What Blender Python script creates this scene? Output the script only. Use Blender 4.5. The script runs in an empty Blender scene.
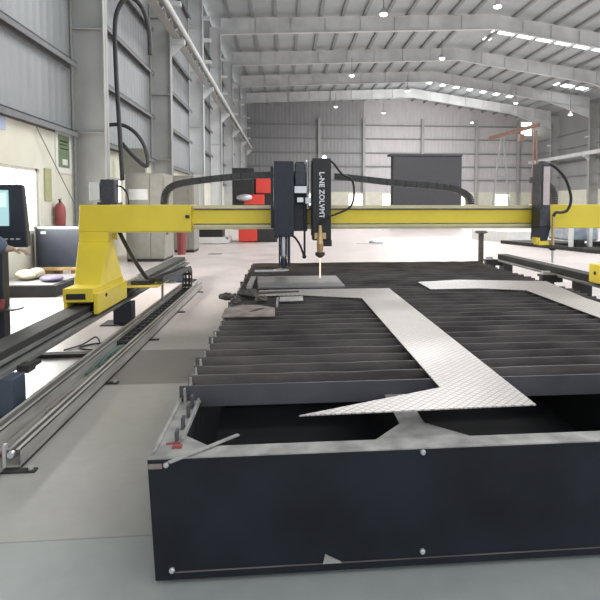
import bpy, bmesh, math, random
from mathutils import Vector, Matrix
random.seed(7)
COL = bpy.context.scene.collection
R = math.radians

# ------------------------------------------------------------------ materials
def mat(name, col, rough=.6, metal=0, var=0, scale=6, bump=0, bscale=40, emit=None, estr=0, spec=.5, stretch=(1,1,1)):
    m = bpy.data.materials.new(name); m.use_nodes = True
    nt = m.node_tree; b = nt.nodes['Principled BSDF']
    b.inputs['Base Color'].default_value = (*col, 1)
    b.inputs['Roughness'].default_value = rough
    b.inputs['Metallic'].default_value = metal
    b.inputs['Specular IOR Level'].default_value = spec
    tc = nt.nodes.new('ShaderNodeTexCoord'); mp = nt.nodes.new('ShaderNodeMapping')
    mp.inputs['Scale'].default_value = stretch
    nt.links.new(tc.outputs['Object'], mp.inputs[0])
    if var:
        n = nt.nodes.new('ShaderNodeTexNoise'); n.inputs['Scale'].default_value = scale; n.inputs['Detail'].default_value = 6
        nt.links.new(mp.outputs[0], n.inputs['Vector'])
        r = nt.nodes.new('ShaderNodeValToRGB')
        r.color_ramp.elements[0].position = .32; r.color_ramp.elements[1].position = .68
        r.color_ramp.elements[0].color = (*[c*(1-var) for c in col], 1)
        r.color_ramp.elements[1].color = (*[min(1, c*(1+var)) for c in col], 1)
        nt.links.new(n.outputs['Fac'], r.inputs[0]); nt.links.new(r.outputs[0], b.inputs['Base Color'])
    if bump:
        n2 = nt.nodes.new('ShaderNodeTexNoise'); n2.inputs['Scale'].default_value = bscale
        nt.links.new(mp.outputs[0], n2.inputs['Vector'])
        bp = nt.nodes.new('ShaderNodeBump'); bp.inputs['Strength'].default_value = bump; bp.inputs['Distance'].default_value = .01
        nt.links.new(n2.outputs['Fac'], bp.inputs['Height']); nt.links.new(bp.outputs[0], b.inputs['Normal'])
    if emit:
        b.inputs['Emission Color'].default_value = (*emit, 1); b.inputs['Emission Strength'].default_value = estr
    return m

M = {}
M['black'] = mat('black_paint', (.010,.0115,.017), .42, var=.4, scale=3, spec=.3)
M['inner'] = mat('near_black_steel', (.006,.006,.008), .75, var=.3)  # near-black for table interior, skids and platform
M['rim'] = mat('dusty_steel_rim', (.33,.32,.30), .7, var=.28, scale=9, bump=.2)
M['slat'] = mat('burnt_slat_steel', (.115,.098,.096), .6, var=.4, scale=2.5, bump=.3, stretch=(1,1,3), spec=.3)
M['slatnew'] = mat('blue_grey_slat_steel', (.075,.075,.085), .5, var=.25, scale=2.5, spec=.3)
M['yellow'] = mat('yellow_paint', (.86,.67,.055), .42, var=.06, scale=2)
M['yellowdk'] = mat('yellow_primer_paint', (.62,.50,.10), .5, var=.12, scale=3)
M['beamrail'] = mat('pale_machined_rail', (.66,.60,.36), .35, .1, var=.12, scale=4)
M['white'] = mat('white_plastic', (.75,.75,.72), .45, var=.05)
M['railflange'] = mat('dull_rail_flange', (.19,.19,.175), .65, .1, var=.35, scale=5, stretch=(3,.5,3))
M['galv'] = mat('galvanised_steel', (.42,.40,.375), .55, .15, var=.22, scale=5, stretch=(3,.5,3))
M['railtop'] = mat('oily_rail_steel', (.035,.034,.03), .8, 0, var=.3, scale=4, stretch=(3,.4,3))
M['plastic'] = mat('black_plastic', (.018,.018,.02), .5, var=.2)
M['chain'] = mat('energy_chain_plastic', (.045,.045,.048), .55, var=.25, scale=12)
M['rubber'] = mat('black_rubber', (.02,.02,.02), .6)
M['carr'] = mat('navy_black_paint', (.014,.018,.031), .45, var=.2)
M['bluebox'] = mat('slate_blue_paint', (.055,.075,.105), .45, var=.2)
M['cream'] = mat('cream_enamel', (.31,.30,.26), .5, var=.06)
M['masonry'] = mat('cream_painted_masonry', (.70,.68,.57), .8, var=.06, scale=1.5, bump=.1)
M['steelgrey'] = mat('light_grey_steel_paint', (.38,.38,.365), .5, var=.1, scale=1)
M['rafter'] = mat('pale_rafter_paint', (.64,.65,.65), .4, var=.12, scale=.8)
M['purlin'] = mat('haze_pale_purlin_paint', (.30,.31,.31), .6, var=.1)  # paler than the girts, haze put into the colour
M['wallgirt'] = mat('shade_dark_girt_paint', (.17,.175,.18), .6, var=.1)  # shade of the girt undersides put into the colour
M['girt'] = mat('grey_purlin_paint', (.24,.25,.25), .6, var=.1)
M['red'] = mat('red_paint', (.72,.055,.035), .45)
M['redbox'] = mat('faded_red_plastic', (.30,.07,.07), .5)
M['brass'] = mat('brass', (.55,.38,.20), .35, .7)
M['silver'] = mat('bright_steel', (.62,.62,.63), .3, .6, var=.1)
M['motor'] = mat('dark_motor', (.05,.05,.065), .45, var=.3, scale=20)
M['pink'] = mat('pinkish_white_panel', (.62,.50,.50), .4, var=.1)
M['rust'] = mat('rust_brown_plate', (.23,.185,.17), .65, var=.45, scale=7, bump=.3)
M['scrap'] = mat('scorched_scrap', (.06,.05,.045), .7, var=.5, scale=9)
M['greyplate'] = mat('mill_grey_plate', (.27,.265,.265), .4, .35, var=.12, scale=5)
M['wood'] = mat('brown_wood', (.36,.24,.11), .7, var=.25, stretch=(1,6,1))
M['orange'] = mat('orange_brown_crane_paint', (.22,.125,.085), .7, var=.15)
M['cloth'] = mat('blue_grey_work_cloth', (.11,.14,.19), .85, var=.15, bump=.4, bscale=30)
M['trouser'] = mat('dark_trouser_cloth', (.03,.032,.04), .9)
M['skin'] = mat('skin', (.42,.29,.21), .6, var=.05)
M['hair'] = mat('black_hair', (.012,.01,.01), .7, bump=.6, bscale=90)
M['eye'] = mat('eye_white', (.8,.8,.78), .3)
M['shoe'] = mat('shoe_leather', (.02,.016,.014), .45)
M['green'] = mat('green_signboard', (.16,.22,.12), .6, var=.15)
M['olive'] = mat('olive_signboard', (.40,.40,.22), .6, var=.1)
M['bluesign'] = mat('pale_blue_signboard', (.42,.50,.66), .6)
M['bluegreen'] = mat('green_hose_rubber', (.08,.16,.14), .5)
M['purple'] = mat('purple_cloth', (.13,.11,.18), .8, var=.3)
M['bag'] = mat('cream_sacking', (.50,.46,.34), .8, var=.15)
M['foil'] = mat('blue_white_wrap_film', (.48,.54,.60), .25, .2, var=.25, scale=4)
M['whiteletter'] = mat('white_lettering', (.8,.8,.82), .5)
M['darkhall'] = mat('dark_grey_enclosure_paint', (.045,.045,.05), .8, var=.08)
M['lamp'] = mat('lamp_glow', (.9,.9,.9), .5, emit=(1,.99,.96), estr=6)
M['led'] = mat('blue_white_led', (.5,.6,1), .4, emit=(.45,.6,1), estr=9)
M['skylight'] = mat('translucent_roof_sheet', (.9,.92,.95), .5, emit=(.95,.98,1), estr=4.5)
M['winlight'] = mat('sunlit_frosted_pane', (.9,.9,.88), .3, emit=(1,.99,.94), estr=2.6)
M['screen'] = mat('lit_cyan_screen', (.1,.2,.2), .3, emit=(.50,.78,.80), estr=.8)
M['screenbar'] = mat('lit_pale_screen_area', (.1,.2,.2), .3, emit=(.75,.9,.92), estr=.95)
M['flame'] = mat('glowing_cutting_jet', (.8,.6,.4), .4, emit=(1,.80,.62), estr=.8)

def cladding(name, col, axis, pitch=.3, rough=.5, dark=.82):
    m = mat(name, col, rough, .1)
    nt = m.node_tree; b = nt.nodes['Principled BSDF']
    tc = nt.nodes.new('ShaderNodeTexCoord'); sep = nt.nodes.new('ShaderNodeSeparateXYZ')
    nt.links.new(tc.outputs['Object'], sep.inputs[0])
    mu = nt.nodes.new('ShaderNodeMath'); mu.operation = 'MULTIPLY'; mu.inputs[1].default_value = 1/pitch
    nt.links.new(sep.outputs[axis], mu.inputs[0])
    fr = nt.nodes.new('ShaderNodeMath'); fr.operation = 'PINGPONG'; fr.inputs[1].default_value = .5
    nt.links.new(mu.outputs[0], fr.inputs[0])
    bp = nt.nodes.new('ShaderNodeBump'); bp.inputs['Strength'].default_value = .6; bp.inputs['Distance'].default_value = .05
    nt.links.new(fr.outputs[0], bp.inputs['Height']); nt.links.new(bp.outputs[0], b.inputs['Normal'])
    n = nt.nodes.new('ShaderNodeTexNoise'); n.inputs['Scale'].default_value = .5
    mp = nt.nodes.new('ShaderNodeMapping'); s = [1,1,1]; s[axis] = 3
    mp.inputs['Scale'].default_value = s
    nt.links.new(tc.outputs['Object'], mp.inputs[0]); nt.links.new(mp.outputs[0], n.inputs['Vector'])
    r = nt.nodes.new('ShaderNodeValToRGB'); r.color_ramp.elements[0].position = .3; r.color_ramp.elements[1].position = .7
    r.color_ramp.elements[0].color = (*[c*dark for c in col], 1); r.color_ramp.elements[1].color = (*col, 1)
    nt.links.new(n.outputs['Fac'], r.inputs[0]); nt.links.new(r.outputs[0], b.inputs['Base Color'])
    return m
M['clad_left'] = cladding('grey_wall_cladding', (.30,.315,.325), 1, .35, dark=.9)
M['clad_far'] = cladding('haze_pale_far_cladding', (.56,.54,.545), 0, .5, dark=.9)  # albedo raised, distance haze put into the colour
M['clad_fardark'] = cladding('haze_grey_far_cladding', (.33,.33,.335), 0, .5, dark=.9)  # lightened as well to imitate haze at the far end
M['clad_roof'] = cladding('roof_sheet', (.49,.54,.555), 1, .4, dark=.92)

def floor_mat():
    m = mat('polished_concrete', (.45,.44,.42), .32, spec=.45)
    nt = m.node_tree; b = nt.nodes['Principled BSDF']; L = nt.links
    tc = nt.nodes.new('ShaderNodeTexCoord'); sep = nt.nodes.new('ShaderNodeSeparateXYZ'); L.new(tc.outputs['Object'], sep.inputs[0])
    def math_(op, a, bb, c=None):
        n = nt.nodes.new('ShaderNodeMath'); n.operation = op
        for i, v in enumerate((a, bb, c)):
            if v is None: continue
            if hasattr(v, 'links') or hasattr(v, 'node'): L.new(v, n.inputs[i])
            else: n.inputs[i].default_value = v
        return n.outputs[0]
    def mix(f, a, bb):
        n = nt.nodes.new('ShaderNodeMix'); n.data_type = 'RGBA'
        L.new(f, n.inputs[0])
        for i, v in ((6, a), (7, bb)):
            if isinstance(v, tuple): n.inputs[i].default_value = (*v, 1)
            else: L.new(v, n.inputs[i])
        return n.outputs[2]
    n1 = nt.nodes.new('ShaderNodeTexNoise'); n1.inputs['Scale'].default_value = 1.1; n1.inputs['Detail'].default_value = 8; L.new(tc.outputs['Object'], n1.inputs['Vector'])
    n2 = nt.nodes.new('ShaderNodeTexNoise'); n2.inputs['Scale'].default_value = 9; n2.inputs['Detail'].default_value = 6; L.new(tc.outputs['Object'], n2.inputs['Vector'])
    # tone by depth: front grey-green, darker grey middle patch, far lighter and pinkish
    X, Y = sep.outputs[0], sep.outputs[1]
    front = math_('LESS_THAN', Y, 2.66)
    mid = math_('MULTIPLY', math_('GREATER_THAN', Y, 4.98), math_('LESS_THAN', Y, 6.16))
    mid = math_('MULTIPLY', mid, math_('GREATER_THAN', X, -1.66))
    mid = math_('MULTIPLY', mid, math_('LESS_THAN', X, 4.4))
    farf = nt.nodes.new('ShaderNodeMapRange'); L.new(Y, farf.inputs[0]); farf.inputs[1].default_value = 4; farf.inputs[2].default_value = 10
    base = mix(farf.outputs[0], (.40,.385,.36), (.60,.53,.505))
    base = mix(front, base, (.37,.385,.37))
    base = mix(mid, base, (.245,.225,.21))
    var = nt.nodes.new('ShaderNodeMapRange'); L.new(n1.outputs['Fac'], var.inputs[0]); var.inputs[1].default_value = .3; var.inputs[2].default_value = .7; var.inputs[3].default_value = .90; var.inputs[4].default_value = 1.08
    var2 = nt.nodes.new('ShaderNodeMapRange'); L.new(n2.outputs['Fac'], var2.inputs[0]); var2.inputs[1].default_value = .3; var2.inputs[2].default_value = .7; var2.inputs[3].default_value = .96; var2.inputs[4].default_value = 1.04
    f = math_('MULTIPLY', var.outputs[0], var2.outputs[0])
    # saw-cut joints
    def joint(o, at, w=.006): return math_('LESS_THAN', math_('ABSOLUTE', math_('SUBTRACT', o, at), 0), w)
    j = joint(Y, 2.66)
    for o, a in ((Y, 6.16), (Y, 12.4), (Y, 18.6), (Y, 25)): j = math_('MAXIMUM', j, joint(o, a, .01))
    f = math_('MULTIPLY', f, math_('SUBTRACT', 1.0, math_('MULTIPLY', j, .3)))
    vm = nt.nodes.new('ShaderNodeVectorMath'); vm.operation = 'SCALE'; L.new(base, vm.inputs[0]); L.new(f, vm.inputs['Scale'])
    L.new(vm.outputs[0], b.inputs['Base Color'])
    rr = nt.nodes.new('ShaderNodeMapRange'); L.new(n1.outputs['Fac'], rr.inputs[0]); rr.inputs[3].default_value = .25; rr.inputs[4].default_value = .5
    L.new(rr.outputs[0], b.inputs['Roughness'])
    return m
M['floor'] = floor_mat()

def tread_mat():
    m = mat('tread_plate_aluminium', (.62,.57,.55), .38, .3)
    nt = m.node_tree; b = nt.nodes['Principled BSDF']; L = nt.links
    tc = nt.nodes.new('ShaderNodeTexCoord'); mp = nt.nodes.new('ShaderNodeMapping'); mp.inputs['Rotation'].default_value = (0,0,R(45)); mp.inputs['Scale'].default_value = (30,30,30)
    L.new(tc.outputs['Object'], mp.inputs[0])
    ck = nt.nodes.new('ShaderNodeTexBrick'); ck.offset = .5
    ck.inputs['Color1'].default_value = (.55,.51,.49,1); ck.inputs['Color2'].default_value = (.50,.46,.44,1); ck.inputs['Mortar'].default_value = (.27,.25,.24,1)
    ck.inputs['Scale'].default_value = 1; ck.inputs['Mortar Size'].default_value = .09; ck.inputs['Brick Width'].default_value = 1.0; ck.inputs['Row Height'].default_value = 1.0
    ck.offset = 0
    L.new(mp.outputs[0], ck.inputs['Vector']); L.new(ck.outputs['Color'], b.inputs['Base Color'])
    bp = nt.nodes.new('ShaderNodeBump'); bp.inputs['Strength'].default_value = .5; bp.inputs['Distance'].default_value = .003; bp.invert = True
    L.new(ck.outputs['Fac'], bp.inputs['Height']); L.new(bp.outputs[0], b.inputs['Normal'])
    return m
M['tread'] = tread_mat()

# ------------------------------------------------------------------ mesh helpers
class MB:
    def __init__(s): s.bm = bmesh.new()
    def box(s, x0, x1, y0, y1, z0, z1):
        v = [s.bm.verts.new((x, y, z)) for x in (x0, x1) for y in (y0, y1) for z in (z0, z1)]
        for f in ((0,1,3,2),(4,6,7,5),(0,4,5,1),(2,3,7,6),(0,2,6,4),(1,5,7,3)): s.bm.faces.new([v[i] for i in f])
        return s
    def hexa(s, bot, top):                       # two quads, same winding
        a = [s.bm.verts.new(p) for p in bot]; b = [s.bm.verts.new(p) for p in top]
        n = len(a)
        s.bm.faces.new(a[::-1]); s.bm.faces.new(b)
        for i in range(n): s.bm.faces.new((a[i], a[(i+1)%n], b[(i+1)%n], b[i]))
        return s
    def prism(s, pts, z0, z1):                   # polygon in xy
        return s.hexa([(x, y, z0) for x, y in pts], [(x, y, z1) for x, y in pts])
    def prism_x(s, pts, x0, x1):                 # polygon in yz
        return s.hexa([(x0, y, z) for y, z in pts], [(x1, y, z) for y, z in pts])
    def prism_y(s, pts, y0, y1):                 # polygon in xz
        return s.hexa([(x, y1, z) for x, z in pts], [(x, y0, z) for x, z in pts])
    def bar(s, p, q, w, h=None, up=(0,0,1)):
        p, q = Vector(p), Vector(q); h = h or w
        d = (q-p).normalized(); u = Vector(up)
        if abs(d.dot(u)) > .98: u = Vector((1,0,0))
        a = d.cross(u).normalized()*w/2; b = a.cross(d).normalized()*h/2
        return s.hexa([p-a-b, p+a-b, p+a+b, p-a+b], [q-a-b, q+a-b, q+a+b, q-a+b])
    def cyl(s, p, q, r, r2=None, n=16):
        return s.tube([p, q], r if r2 is None else [r, r2], n)
    def tube(s, pts, r, n=10):
        pts = [Vector(p) for p in pts]; rs = r if isinstance(r, (list, tuple)) else [r]*len(pts)
        rings = []; prev = None
        for i, p in enumerate(pts):
            d = (pts[min(i+1, len(pts)-1)] - pts[max(i-1, 0)]).normalized()
            if prev is None:
                u = Vector((0,0,1)) if abs(d.z) < .9 else Vector((1,0,0)); a = d.cross(u).normalized()
            else: a = (prev - d*prev.dot(d)).normalized()
            prev = a; b = d.cross(a)
            rings.append([s.bm.verts.new(p + (a*math.cos(t)+b*math.sin(t))*rs[i]) for t in [2*math.pi*k/n for k in range(n)]])
        for A, B in zip(rings, rings[1:]):
            for k in range(n): s.bm.faces.new((A[k], A[(k+1)%n], B[(k+1)%n], B[k]))
        s.bm.faces.new(rings[0][::-1]); s.bm.faces.new(rings[-1])
        return s
    def ball(s, c, rx, ry=None, rz=None, u=16, v=10):
        ry = ry or rx; rz = rz or rx
        r = bmesh.ops.create_uvsphere(s.bm, u_segments=u, v_segments=v, radius=1)
        for w in r['verts']: w.co = Vector((c[0]+w.co.x*rx, c[1]+w.co.y*ry, c[2]+w.co.z*rz))
        return s

def smooth_path(pts, n=6):
    P = [Vector(p) for p in pts]; out = []
    for i in range(len(P)-1):
        p0, p1, p2, p3 = P[max(i-1,0)], P[i], P[i+1], P[min(i+2, len(P)-1)]
        for k in range(n):
            t = k/n
            out.append(.5*((2*p1)+(p2-p0)*t+(2*p0-5*p1+4*p2-p3)*t*t+(3*p1-p0-3*p2+p3)*t**3))
    out.append(P[-1]); return out

def wloc(o):
    v = Vector((0,0,0))
    while o: v += o.location; o = o.parent
    return v
def link(name, me, m, parent=None, bevel=0, smooth=False):
    o = bpy.data.objects.new(name, me); COL.objects.link(o)
    me.materials.append(M[m])
    if parent: o.parent = parent
    if smooth:
        for p in me.polygons: p.use_smooth = True
    if bevel:
        b = o.modifiers.new('bevel', 'BEVEL'); b.width = bevel; b.segments = 2; b.limit_method = 'ANGLE'
    return o
def part(name, mb, m, parent, bevel=0, smooth=False):       # coordinates given in the world
    bmesh.ops.recalc_face_normals(mb.bm, faces=mb.bm.faces[:])
    off = wloc(parent)
    for v in mb.bm.verts: v.co -= off
    me = bpy.data.meshes.new(name); mb.bm.to_mesh(me); mb.bm.free()
    return link(name, me, m, parent, bevel, smooth)
def solo(name, mb, m, label=None, cat=None, group=None, kind=None, bevel=0, smooth=False):
    bmesh.ops.recalc_face_normals(mb.bm, faces=mb.bm.faces[:])
    xs = [v.co.x for v in mb.bm.verts]; ys = [v.co.y for v in mb.bm.verts]; zs = [v.co.z for v in mb.bm.verts]
    off = Vector(((min(xs)+max(xs))/2, (min(ys)+max(ys))/2, min(zs)))
    if kind == 'structure': off = Vector((0,0,0))
    for v in mb.bm.verts: v.co -= off
    me = bpy.data.meshes.new(name); mb.bm.to_mesh(me); mb.bm.free()
    o = link(name, me, m, None, bevel, smooth); o.location = off
    tag(o, label, cat, group, kind); return o
def tag(o, label=None, cat=None, group=None, kind=None):
    if label: o['label'] = label
    if cat: o['category'] = cat
    if group: o['group'] = group
    if kind: o['kind'] = kind
def thing(name, loc, label, cat, group=None):
    o = bpy.data.objects.new(name, None); o.empty_display_size = .1; COL.objects.link(o); o.location = loc
    tag(o, label, cat, group); return o
def copy_tree(o, parent=None):
    c = o.copy(); COL.objects.link(c)
    if parent: c.parent = parent
    for ch in [x for x in bpy.data.objects if x.parent == o]: copy_tree(ch, c)
    return c

# ------------------------------------------------------------------ hall
ST = 'structure'
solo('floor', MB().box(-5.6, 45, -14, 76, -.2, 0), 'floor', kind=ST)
YF = [5.6, 14.6, 22.8, 31.7, 40.5, 49.3, 58.0, 66.8]; FAR = 74.0
RX, RZ = 15.6, 14.7      # ridge soffit
LX, LZ = -4.5, 13.75; QX, QZ = 33.2, 12.2
XW, XR = -5.3, 34.3

# left wall: masonry with window openings, metal cladding above
wins = [(8.2, 12.5, 1.0, 2.38), (17.1, 18.7, .9, 2.45), (25.2, 28.6, .9, 2.45), (34.2, 37.6, .9, 2.45), (43.2, 46.4, .9, 2.45), (52, 55.4, .9, 2.45), (61, 64, .9, 2.45)]
mb = MB(); y = -2
for (a, b, z0, z1) in wins:
    mb.box(XW-.23, XW, y, a, 0, 3.4); mb.box(XW-.23, XW, a, b, 0, z0); mb.box(XW-.23, XW, a, b, z1, 3.4); y = b
mb.box(XW-.23, XW, y, FAR, 0, 3.4)
solo('wall_left', mb, 'masonry', kind=ST)
solo('wall_left', MB().box(XW-.12, XW-.02, -2, FAR, 3.4, 14.8), 'clad_left', kind=ST)
for i, (a, b, z0, z1) in enumerate(wins):
    w = bpy.data.objects.new('window_%d' % (i+1), None); COL.objects.link(w); w['kind'] = ST; w.location = (XW-.1, (a+b)/2, z0)
    part('pane', MB().box(XW-.14, XW-.12, a, b, z0, z1), 'winlight', w)
    f = MB()
    for yy in (a+.03, b-.03): f.box(XW-.11, XW-.05, yy-.03, yy+.03, z0, z1)
    for zz in (z0+.03, z1-.03): f.box(XW-.11, XW-.05, a, b, zz-.03, zz+.03)
    n = max(1, round((b-a)/.9))
    for k in range(1, n): f.box(XW-.11, XW-.06, a+(b-a)*k/n-.02, a+(b-a)*k/n+.02, z0, z1)
    part('window_frame', f, 'white', w)
    s = MB(); nz = 9
    for k in range(1, nz): s.box(XW-.10, XW-.085, a+.05, b-.05, z0+(z1-z0)*k/nz-.008, z0+(z1-z0)*k/nz+.008)
    part('louvre', s, 'cream', w)
# girts on the left wall, one run per bay between columns
t = 0
def trim(mb, m, **k):
    global t; t += 1
    return solo('trim_%d' % t, mb, m, kind=ST, **k)
for z in (3.42, 5.12, 6.82, 8.52, 10.2, 11.9):
    for a, b in zip([-2]+YF, YF+[FAR]):
        trim(MB().box(XW-.02, XW+.20, a+.28, b-.28, z-.02, z+.0).box(XW+.17, XW+.20, a+.28, b-.28, z-.14, z).box(XW-.02, XW+.02, a+.28, b-.28, z-.14, z), 'wallgirt')
# portal columns left: I sections
for y in YF:
    c = MB().box(XW, LX, y-.014, y+.014, 0, LZ+.5).box(LX-.03, LX, y-.16, y+.16, 0, LZ+.1).box(XW, XW+.03, y-.16, y+.16, 0, LZ+.5)
    for z in (3.42, 6.0, 9.0, 11.4): c.box(XW, LX-.02, y-.15, y+.15, z-.015, z+.015)
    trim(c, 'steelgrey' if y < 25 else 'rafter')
    # crane bracket and bracing plates
    k = MB().box(LX+.002, LX+.55, y-.1, y+.1, 8.0, 8.2).prism_y([(LX+.002, 7.5), (LX+.5, 8.0), (LX+.002, 8.0)], y-.015, y+.015)
    for z in (9.5, 10.7, 11.9): k.box(LX+.002, LX+.42, y-.12, y+.12, z, z+.16)
    trim(k, 'rafter')
# crane girder with lacing and pipe along the left
g = MB().box(LX+.08, LX+.38, 12, 66, 8.2, 8.24).box(LX+.08, LX+.38, 12, 66, 8.66, 8.70)
for k in range(90):
    y = 12+.6*k
    g.bar((LX+.23, y, 8.24 if k % 2 else 8.66), (LX+.23, y+.6, 8.66 if k % 2 else 8.24), .05)
trim(g, 'steelgrey')
trim(MB().cyl((LX+.62, 12, 8.32), (LX+.62, 66, 8.32), .09, n=12), 'rafter')
# right wall (only its far end is built up; the near side, out of view, is left open to let sky light in)
solo('wall_right', MB().box(XR, XR+.2, 44, FAR, 0, 3.4), 'masonry', kind=ST)
solo('wall_right', MB().box(XR+.02, XR+.12, 44, FAR, 3.4, 13.4), 'clad_fardark', kind=ST)
for z in (5.1, 6.8, 8.5, 10.2):
    trim(MB().box(XR-.2, XR, 44, FAR, z-.08, z), 'girt')
for y in YF:
    c = MB().box(QX, XR, y-.014, y+.014, 0, QZ+.5).box(QX, QX+.03, y-.2, y+.2, 0, QZ-.4).box(XR-.03, XR, y-.2, y+.2, 0, QZ+.5)
    for z in (4, 7, 10): c.box(QX+.02, XR, y-.19, y+.19, z-.02, z+.02)
    trim(c, 'steelgrey')
    trim(MB().box(QX-.6, QX-.002, y-.12, y+.12, 6.9, 7.1).prism_y([(QX-.002, 6.4), (QX-.002, 6.9), (QX-.5, 6.9)], y-.015, y+.015).box(QX-.4, QX-.002, y-.1, y+.1, 9.0, 9.15), 'rafter')
trim(MB().box(QX-.45, QX-.15, 30, 72, 7.1, 7.5), 'rafter')
# far wall
m_ = MB().box(XW, XR, FAR, FAR+.2, 0, .6)
xs = [XW, 1.5, 3.8, 8.6, 10.8, 13.2, 15.4, 22.2, 24.6, 29, 31, XR]
for i in range(0, len(xs)-1, 1):
    if i % 2 == 0: m_.box(xs[i], xs[i+1], FAR, FAR+.2, .6, 3.1)
m_.box(XW, XR, FAR, FAR+.2, 3.1, 3.4)
solo('wall_back', m_, 'masonry', kind=ST)
for i in range(1, len(xs)-1, 2):
    w = bpy.data.objects.new('window_%d' % (8+i//2), None); COL.objects.link(w); w['kind'] = ST; w.location = ((xs[i]+xs[i+1])/2, FAR+.1, .6)
    part('pane', MB().box(xs[i], xs[i+1], FAR+.08, FAR+.1, .6, 3.1), 'winlight', w)
    part('window_frame', MB().box(xs[i], xs[i+1], FAR+.02, FAR+.07, 1.8, 1.88).box((xs[i]+xs[i+1])/2-.04, (xs[i]+xs[i+1])/2+.04, FAR+.02, FAR+.07, .6, 3.1), 'white', w)
solo('wall_back', MB().hexa([(10.6, FAR+.1, 3.4), (XR, FAR+.1, 3.4), (XR, FAR+.1, 13.4), (RX, FAR+.1, 16.2), (10.6, FAR+.1, 15.9)], [(10.6, FAR, 3.4), (XR, FAR, 3.4), (XR, FAR, 13.4), (RX, FAR, 16.2), (10.6, FAR, 15.9)]), 'clad_far', kind=ST)
solo('wall_back', MB().hexa([(XW, FAR+.1, 3.4), (10.6, FAR+.1, 3.4), (10.6, FAR+.1, 15.9), (XW, FAR+.1, 15.1)], [(XW, FAR, 3.4), (10.6, FAR, 3.4), (10.6, FAR, 15.9), (XW, FAR, 15.1)]), 'clad_fardark', kind=ST)
for z in (5.1, 6.9, 8.7, 10.6, 12.4):
    trim(MB().box(XW, XR, FAR-.22, FAR-.02, z-.16, z), 'girt')
for x in (4.6, 10.6, 18.6, 26.1, 32.0):
    trim(MB().box(x-.18, x+.18, FAR-.5, FAR-.24, 0, 13.2), 'steelgrey')
w = bpy.data.objects.new('window_13', None); COL.objects.link(w); w['kind'] = ST; w.location = (33.2, FAR-.02, 11.2)
part('pane', MB().box(32.5, 34.0, FAR-.06, FAR-.03, 11.2, 13.0), 'winlight', w)
part('window_frame', MB().box(32.4, 32.5, FAR-.08, FAR-.02, 11.1, 13.1).box(34.0, 34.1, FAR-.08, FAR-.02, 11.1, 13.1).box(32.4, 34.1, FAR-.08, FAR-.02, 11.1, 11.2), 'white', w)

# rafters
def zs(x): return LZ+(RZ-LZ)*(x-LX)/(RX-LX) if x < RX else RZ+(QZ-RZ)*(x-RX)/(QX-RX)
def roofz(x): return zs(x)+1.36
for y in YF:
    for (xa, xb, ha, hb) in ((LX, RX, 1.1, 1.05), (RX, QX, 1.05, 1.1)):
        r = MB()
        za, zb = zs(xa), zs(xb)
        r.hexa([(xa, y-.012, za), (xb, y-.012, zb), (xb, y-.012, zb+hb), (xa, y-.012, za+ha)], [(xa, y+.012, za), (xb, y+.012, zb), (xb, y+.012, zb+hb), (xa, y+.012, za+ha)])
        r.bar((xa, y, za), (xb, y, zb), .32, .03); r.bar((xa, y, za+ha), (xb, y, zb+hb), .32, .03)
        for k in range(1, 8):
            x = xa+(xb-xa)*k/8; r.box(x-.01, x+.01, y-.14, y+.14, zs(x)+.02, zs(x)+1.03)
        if xa == RX:   # haunch towards the right column
            r.hexa([(QX-5, y-.012, zs(QX-5)), (QX, y-.012, QZ-1.0), (QX, y-.012, QZ)], [(QX-5, y+.012, zs(QX-5)), (QX, y+.012, QZ-1.0), (QX, y+.012, QZ)])
            r.bar((QX-5, y, zs(QX-5)), (QX, y, QZ-1.0), .34, .035)
        trim(r, 'rafter')
# purlins and roof sheet
x = LX+.6
while x < QX:
    if abs(x-RX) > .4: trim(MB().box(x-.07, x+.07, -2, FAR, zs(x)+1.14, zs(x)+1.34).box(x+.07, x+.16, -2, FAR, zs(x)+1.14, zs(x)+1.16), 'purlin')
    x += 1.62
mb = MB()
def strip(x0, x1, y0, y1): 
    mb.hexa([(x0, y0, roofz(x0)), (x1, y0, roofz(x1)), (x1, y1, roofz(x1)), (x0, y1, roofz(x0))], [(x0, y0, roofz(x0)+.05), (x1, y0, roofz(x1)+.05), (x1, y1, roofz(x1)+.05), (x0, y1, roofz(x0)+.05)])
strip(XW-.2, RX, -2, FAR+.2)
BANDS = [(43.3, 44.9, [(17.0, 28.5)]), (55.4, 56.5, [(28.2, 31.6)]), (63.4, 64.4, [(16.6+1.62*k, 17.2+1.62*k) for k in range(7)]), (46.2, 46.9, [(17.0, 17.6)]), (38.6, 39.6, [])]
ya = -2
for (y0, y1, holes) in sorted(BANDS):
    strip(RX, XR+.3, ya, y0); xa = RX
    for (h0, h1) in holes: strip(xa, h0, y0, y1); xa = h1
    strip(xa, XR+.3, y0, y1); ya = y1
strip(RX, XR+.3, ya, FAR+.2)
solo('ceiling', mb, 'clad_roof', kind=ST)
for (y0, y1, holes) in BANDS:
    for (h0, h1) in holes:
        mb = MB(); strip(h0, h1, y0, y1)
        solo('ceiling', mb, 'skylight', kind=ST)

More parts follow.
